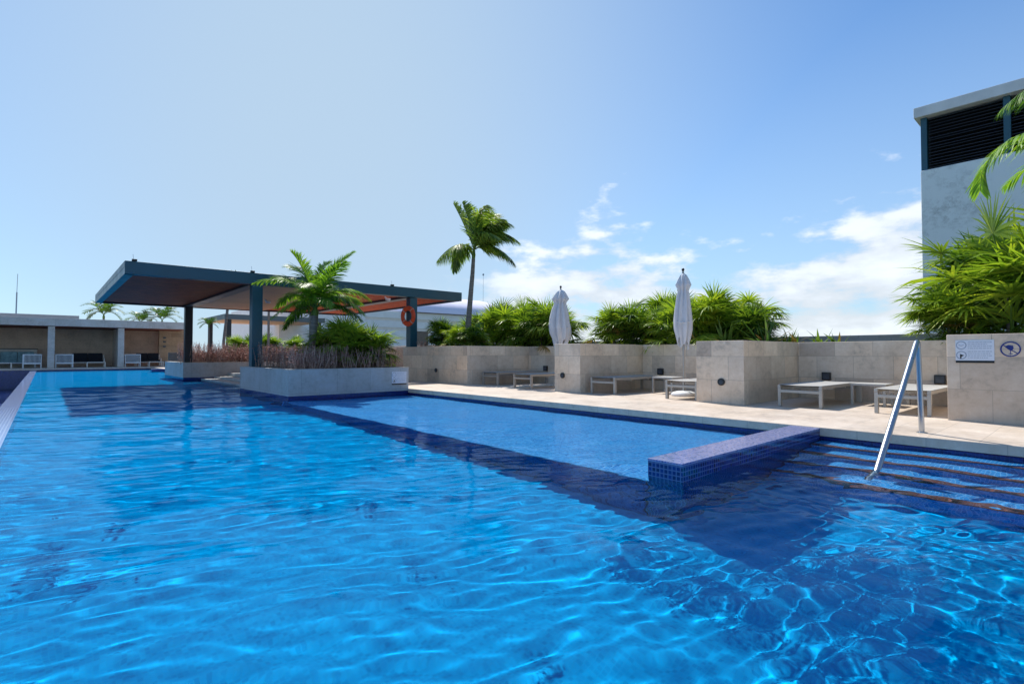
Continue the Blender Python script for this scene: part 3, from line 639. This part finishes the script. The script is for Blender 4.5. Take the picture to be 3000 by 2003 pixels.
# tower at the side
e = empty('stair_tower', (16, 0, 0), label='stained pale tower with dark louvred opening under a flat roof edge', cat='tower')
Y1t = 2.90
MB().box(0, 9, -9, Y1t, -.3, 5.335).build('wall', 'tower_paint', e, .015)
MB().box(-.12, 9.2, -9.1, Y1t + .10, 6.63, 6.88).build('roof_edge', 'tower_trim', e, .012)
MB().box(.26, 8.9, -8.9, Y1t - .02, 5.337, 6.628).build('recess', 'black_plastic', e)
for y in (Y1t - .13, 1.28, -.35, -2.0): MB().box(.02, .22, y - .0, y + .12, 5.337, 6.628).build('mullion', 'dark_metal' if y < 0 else 'teal_metal', e, .004)
m = MB(); z = 5.38; random.seed(8)
while z < 6.6: h1, h2 = random.uniform(-.014, .014), random.uniform(-.014, .014); m.add([(.08, -8.9, z + h1), (.20, -8.9, z + .05), (.20, Y1t - .15, z + .05), (.08, Y1t - .15, z + h2), (.08, -8.9, z + h1 - .012), (.20, -8.9, z + .038), (.20, Y1t - .15, z + .038), (.08, Y1t - .15, z + h2 - .012)], [(0, 3, 2, 1), (4, 5, 6, 7), (0, 4, 7, 3), (1, 2, 6, 5)]); z += .075
m.build('louvre_slats', 'dark_metal', e)
# ------------------------------------------------------------ vegetation
RV = Vector((math.cos(rad(YAW)), -math.sin(rad(YAW)), 0)); FV = Vector((math.sin(rad(YAW)), math.cos(rad(YAW)), 0))
def leaflet(mb, p, d, up, L, w, droop, seg=3, mi=0):
    """tapering blade with a slight fold that bends towards the ground"""
    pts = []; q = Vector(p); dd = Vector(d).normalized()
    for i in range(seg + 1):
        pts.append((q.copy(), dd.copy())); dd = (dd + Vector((0, 0, -droop / seg))).normalized(); q = q + dd * (L / seg)
    prof = [.45, 1, .72, 0.0] if seg == 3 else [.5, 1.0, 0]
    vs, fs = [], []
    for i, (c, t) in enumerate(pts):
        s = t.cross(up); s = s.normalized() if s.length > 1e-4 else Vector((1, 0, 0))
        k = prof[i] * w / 2
        if i < seg: vs += [c - s * k, c + s * k]
        else: vs.append(c)
    for i in range(seg - 1): fs.append((2 * i, 2 * i + 1, 2 * i + 3, 2 * i + 2))
    fs.append((2 * seg - 2, 2 * seg - 1, 2 * seg)); mb.add(vs, fs, mi)
def feather(mb, a, b, c, R, n=46, L=.42, w=.035, droop=.7, wind=Vector((0, 0, 0)), stem=.014, mi=0, smi=1, vee=.5):
    """pinnate frond on the quadratic curve a-b-c"""
    a, b, c = Vector(a), Vector(b), Vector(c)
    pos = lambda t: a * (1 - t) ** 2 + b * 2 * t * (1 - t) + c * t * t
    der = lambda t: ((b - a) * (1 - t) + (c - b) * t).normalized()
    mb.tube([pos(i / 10) for i in range(11)], [stem * (1 - .08 * i) for i in range(11)], 5, smi, False)
    for i in range(n):
        t = .12 + .88 * (i + .5) / n; p, d = pos(t), der(t)
        s = d.cross(Vector((0, 0, 1))); s = s.normalized() if s.length > .05 else R.copy(); u = s.cross(d).normalized()
        ll = L * (math.sin(math.pi * (.16 + .80 * t)) ** .65) * random.uniform(.85, 1.1)
        for sg in (-1, 1):
            dr = s * sg * random.uniform(.75, 1.05) + d * (.55 + .5 * t) + u * (vee + random.uniform(-.22, .22)) + wind * random.uniform(.6, 1.3)
            leaflet(mb, p, dr, u, ll, w * random.uniform(.8, 1.15), droop * random.uniform(.7, 1.3), 3, mi)
def fan(mb, base, d, pet, Rl, n=22, spread=210, droop=.35, w=.028, mi=0, smi=1):
    """palmate leaf: petiole, then blades radiating from its end"""
    base, d = Vector(base), Vector(d).normalized(); tip = base + d * pet + Vector((0, 0, -.08 * pet))
    mb.tube([base, base + d * pet * .5 + Vector((0, 0, .03)), tip], [.009, .007, .006], 4, smi, False)
    ax = (d + Vector((0, 0, -.25)) + Vector([random.uniform(-.25, .25) for _ in range(3)])).normalized()
    s = ax.cross(Vector((0, 0, 1))); s = s.normalized() if s.length > .05 else Vector((1, 0, 0)); u = s.cross(ax).normalized()
    for k in range(n):
        a = rad(spread) * ((k + .5) / n - .5); dr = ax * math.cos(a) + s * math.sin(a) + u * (.18 * abs(math.sin(a)) + random.uniform(-.06, .06))
        leaflet(mb, tip, dr, u, Rl * (1 - .18 * abs(a) / 1.8) * random.uniform(.88, 1.08), w * random.uniform(.85, 1.15), droop * random.uniform(.5, 1.6), 3, mi)
def fan_shrub_mesh(seed, n=64, h=1.0, r=.50, Rl=.40, mats=('fan_leaf', 'petiole_green', 'dead_leaf')):
    random.seed(seed); m = MB()
    for i in range(n):
        a = random.random() * 6.283; q = random.random(); elv = rad(2 + 86 * (q ** .9)); hb = h * random.uniform(.02, .55)
        d = Vector((math.cos(a) * math.cos(elv), math.sin(a) * math.cos(elv), math.sin(elv)))
        b = Vector((math.cos(a) * .06, math.sin(a) * .06, hb)); pet = r * random.uniform(.35, 1.0) * (1 if elv < 1 else .85)
        fan(m, b, d, pet, Rl * random.uniform(.8, 1.12), random.randint(24, 30), droop=.35 + .6 * random.random(), w=.027, mi=2 if (random.random() < .12 and elv < .6) else 0)
    me = m.build('fronds', list(mats), None); return me
# shrubs: three meshes reused
def shrub_set(count, **k):
    out = []
    for i in range(count):
        o = fan_shrub_mesh(40 + i + 10 * len(k), **k); out.append(o.data); bpy.data.objects.remove(o)
    return out
SHR = shrub_set(4)
SHR_BIG = shrub_set(2, n=46, r=.62, Rl=.46)
def fan_shrub(x, y, z, s, rz, label, group, k=0, stem=True, zs=1.0):
    e = empty('fan_palm', (x, y, z), rad(rz), label=label, cat='fan palm', group=group)
    o = bpy.data.objects.new('fronds', SHR_BIG[k % 2] if s > 1.65 and y < 3 else SHR[k % 4]); COL.objects.link(o); o.parent = e; o.scale = (s, s, s * zs)
    if stem: MB().tube([(0, 0, -.02), (.01, .01, .3 * s), (-.01, .02, .62 * s * zs)], [.05, .042, .03], 8).build('trunk', 'palm_bark', e)
    return e
G1 = 'fan palms behind the wall by the tall palm'
for i, (x, y, s, l) in enumerate([
    (9.7, 14.3, .95, 'low fan palm spilling over the long wall at the foot of the tall palm'),
    (9.5, 13.2, .78, 'small bright fan palm on the long wall just right of the tall trunk'),
    (9.6, 12.4, .80, 'small fan palm at the corner end of the long wall'),
    (11.8, 15.3, 1.45, 'dark fan palm behind the tall palm trunk beside the pergola end'),
    (11.9, 14.2, 1.65, 'tall fan palm second from the palm trunk in the dense clump'),
    (12.1, 13.0, 1.55, 'broad fan palm in the middle of the dense clump'),
    (11.9, 12.0, 1.62, 'fan palm between the clump middle and the farther parasol'),
    (11.9, 11.35, 1.5, 'upright fan palm right behind the farther parasol'),
    (12.9, 13.6, 1.7, 'shaded fan palm at the back of the dense clump'),
    (12.9, 12.6, 1.6, 'shaded fan palm behind the farther parasol clump')]):
    fan_shrub(x, y, .97, s, 37 * i, l, G1, i)
G2 = 'fan palms behind the wall around the parasol with the white base'
for i, (x, y, s, l) in enumerate([
    (12.0, 9.15, 1.22, 'yellow green fan palm at the open sky end of the middle clump'),
    (11.9, 8.45, 1.35, 'spiky fan palm second in the middle clump'),
    (12.3, 7.75, 1.35, 'fan palm between the clump and the folded parasol'),
    (11.8, 7.05, 1.30, 'fan palm directly behind the folded parasol'),
    (12.0, 6.25, 1.50, 'tallest fan palm right of the folded parasol'),
    (12.5, 5.6, 1.25, 'fan palm sloping down towards the broad pier'),
    (11.9, 5.25, 1.0, 'low fan palm above the broad pier'),
    (12.8, 8.0, 1.4, 'shaded fan palm at the back of the middle clump'),
    (12.9, 6.6, 1.45, 'shaded fan palm behind the tallest one')]):
    fan_shrub(x, y, .97, s, 51 * i, l, G2, i + 1)
G3 = 'big fan palms below the tower'
for i, (x, y, s, l) in enumerate([
    (11.75, 1.75, 1.15, 'low spreading fan palm at the edge of the tower wall'),
    (11.8, 1.0, 1.85, 'large bright fan palm above the rules sign'),
    (11.95, .15, 2.0, 'large fan palm above the round blue sign at the picture edge'),
    (12.6, 1.4, 1.7, 'shaded fan palm against the tower wall')]):
    fan_shrub(x, y, .97, s, 70 * i, l, G3, i + 2)
# strap leaved plants over the broad pier
def strap_plant(x, y, z, n, h, seed, label):
    random.seed(seed); m = MB()
    for i in range(n):
        a = random.random() * 6.283; el_ = rad(random.uniform(25, 85)); d = Vector((math.cos(a) * math.cos(el_), math.sin(a) * math.cos(el_), math.sin(el_)))
        leaflet(m, (random.uniform(-.08, .08), random.uniform(-.08, .08), 0), d, Vector((-d.y, d.x, .3)).cross(d), h * random.uniform(.6, 1.1), .055, .55, 3, 1 if random.random() < .15 else 0)
    o = m.build('strap_leaf_plant', ['strap_leaf', 'dead_leaf']); o.location = (x, y, z); tag(o, label, 'strap leaf plant', 'strap leaved plants along the wall top')
for i, (x, y, n, h, l) in enumerate([(11.5, 6.35, 26, .55, 'pale strap leaved plant beside the folded parasol pole on the wall'), (11.45, 5.65, 30, .75, 'long leaved plant arching over the broad pier'), (11.45, 4.75, 28, .70, 'strap leaved plant at the corner of the broad pier'),
                                     (11.6, 4.2, 20, .42, 'small spiky plant on the wall just past the broad pier'), (11.6, 3.75, 20, .45, 'small spiky plant on the wall above the lounger lamp'), (11.9, 4.5, 20, .5, 'small spiky plant low behind the pier corner'), (11.6, 3.45, 14, .45, 'last small spiky plant before the bare stretch of wall')]):
    strap_plant(x, y, .97, n, h, 60 + i, l)
# tall leaning palm
def loc(P, q): return Vector(P) + RV * q[0] + Vector((0, 0, q[1])) + FV * q[2]
def palm(name, base, bends, r0, r1, crown, fronds, label, leaf, s=1., L=.45, n=46, wind=(0, 0, 0), shaft=.5, w=.035, droop=.7, seed=1, group=None, fruit=False, stem=.016, vee=.5):
    random.seed(seed); e = empty(name, base, label=label, cat='palm tree', group=group)
    B = Vector(base); pts = [Vector((0, 0, 0))] + [loc((0, 0, 0), q) for q in bends] + [loc((0, 0, 0), crown)]
    sm = []
    for i in range(len(pts) - 1):
        for k in range(6): sm.append(pts[i].lerp(pts[i + 1], k / 6))
    sm.append(pts[-1]); N = len(sm)
    MB().tube(sm, [(r0 + (r1 - r0) * i / (N - 1)) * (1 + .04 * (i % 2)) for i in range(N)], 14).build('trunk', 'palm_bark', e)
    C = pts[-1]; d = (pts[-1] - pts[-2]).normalized()
    MB().tube([C - d * .02, C + d * shaft * .4, C + d * shaft], [r1 * 1.02, r1 * 1.1, r1 * .5], 12).build('crownshaft', 'petiole_green', e)
    C2 = C + d * shaft * .85; wv = RV * wind[0] + Vector((0, 0, wind[1])) + FV * wind[2]
    for f in fronds:
        m = MB(); b = loc(C2, [q * s for q in f[0]]); c = loc(C2, [q * s for q in f[1]]); dr = f[2] if len(f) > 2 else droop
        feather(m, C2, b, c, RV, n, L * (f[3] if len(f) > 3 else 1), w, dr, wv, stem, vee=vee); m.build('frond', [leaf, 'petiole_green'], e)
    if fruit:
        m = MB()
        for k in range(26):
            a = random.uniform(-.7, .1); q = C + RV * (a - .05) * .6 + Vector((0, 0, random.uniform(-.1, .35))) - FV * random.uniform(0, .2); m.tube([q, q + Vector((0, 0, -.02)), q + Vector((0, 0, -.04))], [.008, .018, .006], 6)
        for k in range(8): q = C + RV * random.uniform(-.45, 0) + Vector((0, 0, random.uniform(-.1, .3))); m.tube([C, (C + q) / 2 + Vector((0, 0, .06)), q], .006, 4)
        m.build('fruit_cluster', 'strap_leaf', e)
    return e
tall = [((.35, .95, .3), (1.15, .55, .5), .9), ((.40, 1.2, .35), (1.05, 1.0, .6), .8), ((.25, 1.05, -.3), (.95, .65, -.6), .9), ((.1, 1.0, .2), (.45, 1.3, .4), .6),((-.25, .75, .1), (-.72, 1.62, .2), .3, .85), ((-.05, .85, -.3), (-.35, 1.45, -.5), .3, .8), ((-.55, .50, -.1), (-1.22, -.42, -.2), 1.0), ((-.75, .30, .3), (-.72, -.62, .5), 1.1, .8),
        ((.15, 1.25, .2), (.75, 1.35, .5), .5), ((.35, 1.35, -.2), (1.25, .75, -.4), .8), ((.55, 1.1, .1), (1.48, .30, .2), .9), ((.45, .9, -.5), (1.30, .10, -.8), .9), ((.60, .45, .2), (1.32, -.42, .3), 1.0),
        ((.50, .35, -.4), (1.05, -.35, -.8), 1.0), ((.3, 1.0, .7), (.9, .9, 1.3), .8), ((.1, 1.2, -.6), (.5, 1.15, -1.3), .8), ((.2, .75, -.7), (.8, .1, -1.4), .9), ((0, 1.3, .5), (.35, 1.55, .9), .5), ((.30, 1.15, .0), (1.0, 1.05, .1), .7)]
palm('tall_palm', (10.25, 13.6, .95), [(-.03, .9, 0), (.04, 1.8, 0), (.10, 2.5, 0)], .10, .055, (.13, 3.0, 0), tall, 'tall slender leaning palm with windblown crown beside the pergola end', 'tall_leaf', .97, .70, 92, (.8, -.28, .1), .32, .036, 1.0, 4, vee=.25)
near = [((-.15, .95, -.2), (-.45, 1.25, -.3), .5, .8), ((-.5, .85, .3), (-1.2, .75, .5), .7, .9), ((.15, 1.0, .3), (.5, 1.25, .5), .5, .8), ((.4, .35, .2), (1.0, -.45, .3), .9, .8), ((-.35, .25, .2), (-.85, -.45, .3), .9, .7),((-.35, .85, -.1), (-1.28, .55, -.3), .85, .9), ((-.25, 1.05, .2), (-.9, 1.05, .5), .8, .85), ((-.45, .65, .1), (-.98, .05, .2), .95, .8), ((-.25, .35, -.3), (-.75, -.28, -.6), .9, .7),
        ((.15, .85, 0), (.85, 1.32, .1), .35, .8), ((.3, .75, -.3), (.95, .95, -.7), .6, .8), ((.45, .75, .1), (1.15, .25, .3), .9), ((.55, .55, -.2), (1.18, -.15, -.3), 1.0), ((.5, .30, -.1), (1.12, -.30, -.2), .9, .8),
        ((0, .75, -.5), (.15, .35, -1.1), .9, .8), ((-.1, .8, .5), (-.2, .6, 1.1), .9), ((.3, .6, .5), (.75, .2, 1.0), .9), ((-.3, .5, .5), (-.7, .1, .9), .9), ((.05, 1.0, 0), (.25, 1.1, .2), .5, .7), ((.25, .45, -.5), (.6, -.05, -.9), .9, .8)]
palm('short_palm', (5.08, 13.3, .42), [(-.01, .7, 0)], .105, .085, (.04, 1.42, 0), near, 'short bushy palm with arching fronds in the pool planter', 'feather_leaf', 1.1, .54, 96, (.25, -.08, 0), .20, .030, .95, 7, fruit=True, vee=.45)
# palm standing outside the picture whose fronds hang in
over = [((-1.3, .55, .2), (-1.75, -1.15, .3), .9, 1.1), ((-.7, .95, -.3), (-.95, -.1, -.8), .9), ((-.5, 1.3, .2), (-.65, 1.25, .4), .6, .7), ((.5, 1.0, .3), (1.6, .2, .6), .9), ((.2, 1.2, -.5), (.7, .6, -1.4), .9), ((-.4, .6, .9), (-.9, -.2, 1.7), .9), ((.8, .6, -.2), (1.7, -.5, -.4), .9)]
over[0] = ((-2.50, .38, .3), (-2.24, -.62, .6), .8, .95); over.append(((-1.4, .55, .3), (-1.95, -.15, .3), .8, .9)); over.append(((-2.2, .1, -.1), (-2.2, -1.1, -.1), .8, .8)); over[1] = ((-1.3, 1.25, .1), (-2.05, .35, .5), .9)
palm('overhanging_palm', (9.9, -.95, 1.0), [(-.03, 1.2, 0)], .12, .09, (.0, 2.15, 0), over, 'palm at the picture edge whose drooping frond hangs before the tower', 'feather_leaf', 1.0, .60, 90, (.1, .0, 0), .4, .028, .75, 12, stem=.018, vee=.1)
# fan palm in the pool planter
for i, (x, y, s, l) in enumerate([(5.75, 12.75, 1.25, 'round fan palm in the pool planter right of the short palm'), (6.25, 12.5, 1.15, 'fan palm nearest the coping corner of the pool planter'), (5.55, 13.6, 1.2, 'shaded fan palm behind the others in the pool planter')]):
    fan_shrub(x, y, .43, s, 80 * i + 20, l, 'fan palms in the pool planter', i)
# far shrubs and palms
for i, (x, y, z, s, l) in enumerate([(7.9, 31.2, .6, 1.15, 'distant fan palm just left of the front pergola post'), (9.5, 31.4, .6, 1.4, 'distant fan palm just right of the front pergola post'), (10.9, 31.0, .6, 1.3, 'distant fan palm before the white building corner'), (8.7, 32.0, .6, 1.25, 'distant fan palm mostly behind the front pergola post')]):
    fan_shrub(x, y, z, s, 60 * i, l, 'distant fan palms behind the pergola', i)
fx = [((-.5, .7, 0), (-1.3, .1, 0)), ((.5, .7, 0), (1.3, .1, 0)), ((0, .9, .5), (.3, .6, 1.2)), ((-.2, .9, -.5), (-.5, .5, -1.2)), ((-.4, .9, .2), (-1.0, .8, .3)), ((.4, .9, -.2), (1.0, .8, -.3)), ((.3, .5, .2), (.9, -.3, .3)), ((-.3, .5, -.2), (-.9, -.3, -.2))]
GF = 'distant palms beyond the cabanas and pergola'
for x, y, z0, zc, s, l, sd_ in [(3.3, 50, 0, 3.55, 1.15, 'dark distant palm above the cabana roof under the pergola corner', 21), (5.6, 50, 0, 3.15, .95, 'small distant palm tuft on the cabana roof line', 22), (7.0, 50, 0, 3.3, 1.2, 'bright distant palm above the cabana roof beside the pergola post', 23),
                               (6.35, 30.8, 0, 2.25, .45, 'thin distant palm with a yellow green tuft seen under the pergola', 24)]:
    palm('distant_palm', (x, y, z0), [(0, zc * .6, 0)], .09 if s > .5 else .045, .07 if s > .5 else .035, (.0, zc, 0), fx, l, 'far_leaf', s, .55 * s, 22, (.2, 0, 0), .25 * s, .06 * s, .6, sd_, GF)
palm('distant_palm', (6.55, 28.6, 0), [(.0, 1.5, 0)], .075, .055, (.28, 4.1, 0), fx, 'thin leaning distant palm whose top shows over the pergola roof', 'far_leaf', .55, .4, 20, (0, .1, 0), .25, .05, .4, 25, GF)
palm('distant_palm', (9.2, 30.5, 0), [(.0, 1.5, 0)], .075, .055, (.0, 4.1, 0), fx, 'distant palm just peeping over the pergola roof left of the short palm', 'far_leaf', .6, .4, 20, (0, .1, 0), .2, .05, .5, 26, GF)
# dry red shrubs
def dry_mesh(seed, n=70, h=.62, r=.42):
    random.seed(seed); m = MB()
    for i in range(n):
        a = random.random() * 6.283; q = r * math.sqrt(random.random()); p = Vector((q * math.cos(a), q * math.sin(a), 0))
        top = p + Vector((random.uniform(-.14, .14), random.uniform(-.14, .14), h * random.uniform(.55, 1.12))); mid = (p + top) / 2 + Vector((random.uniform(-.04, .04), random.uniform(-.04, .04), 0))
        m.tube([p, mid, top], [.006, .005, .003], 4, 0, False)
        for k in range(11):
            t = random.uniform(.3, 1.05); c = p.lerp(top, t); b = random.random() * 6.283; d = Vector((math.cos(b), math.sin(b), random.uniform(-.2, .9)))
            leaflet(m, c, d, Vector((0, 0, 1)), random.uniform(.03, .075), random.uniform(.018, .035), .6, 2, 1 if random.random() < .78 else 0)
    o = m.build('dry_shrub', ['dry_stem', 'dry_leaf'], None); return o
GD = 'dry red brown shrubs in the pool planters'
protos = [dry_mesh(5), dry_mesh(6, 60, .55, .45)]
random.seed(3); dsp = []
for i in range(6): dsp.append((4.35 + .42 * i, 11.95 + .12 * (i % 3), .43, .95, i))
for i in range(5): dsp.append((4.55 + .5 * i, 12.8 + .15 * (i % 2), .43, 1.0, i + 1))
for i in range(4): dsp.append((4.4 + .6 * i, 14.3, .43, 1.05, i))
for i in range(11): dsp.append((4.4 + .46 * i, 23.75 + .25 * (i % 2), .44, 1.18, i))
for i in range(9): dsp.append((4.6 + .55 * i, 25.4 + .3 * (i % 2), .44, 1.30, i))
for i in range(4): dsp.append((9.2 + .28 * i, 14.7 - .12 * i, .975, .45, i))
for j, (x, y, z, s, i) in enumerate(dsp):
    o = protos[i % 2] if j < 2 else bpy.data.objects.new('dry_shrub', protos[i % 2].data)
    if j >= 2: COL.objects.link(o)
    o.location = (x, y, z); o.scale = (s, s, s * random.uniform(.88, 1.1)); o.rotation_euler = (0, 0, random.random() * 6.28)
    where = 'in the front pool planter below the palms' if y < 14.6 and z < .9 else ('in the shaded planter nearest the cabanas' if z < .9 else 'on the long wall around the pergola post')
    tag(o, 'dry red brown twiggy shrub ' + where, 'shrub', 'dry shrubs ' + where)
for o in under: o.cycles.is_caustics_receiver = True
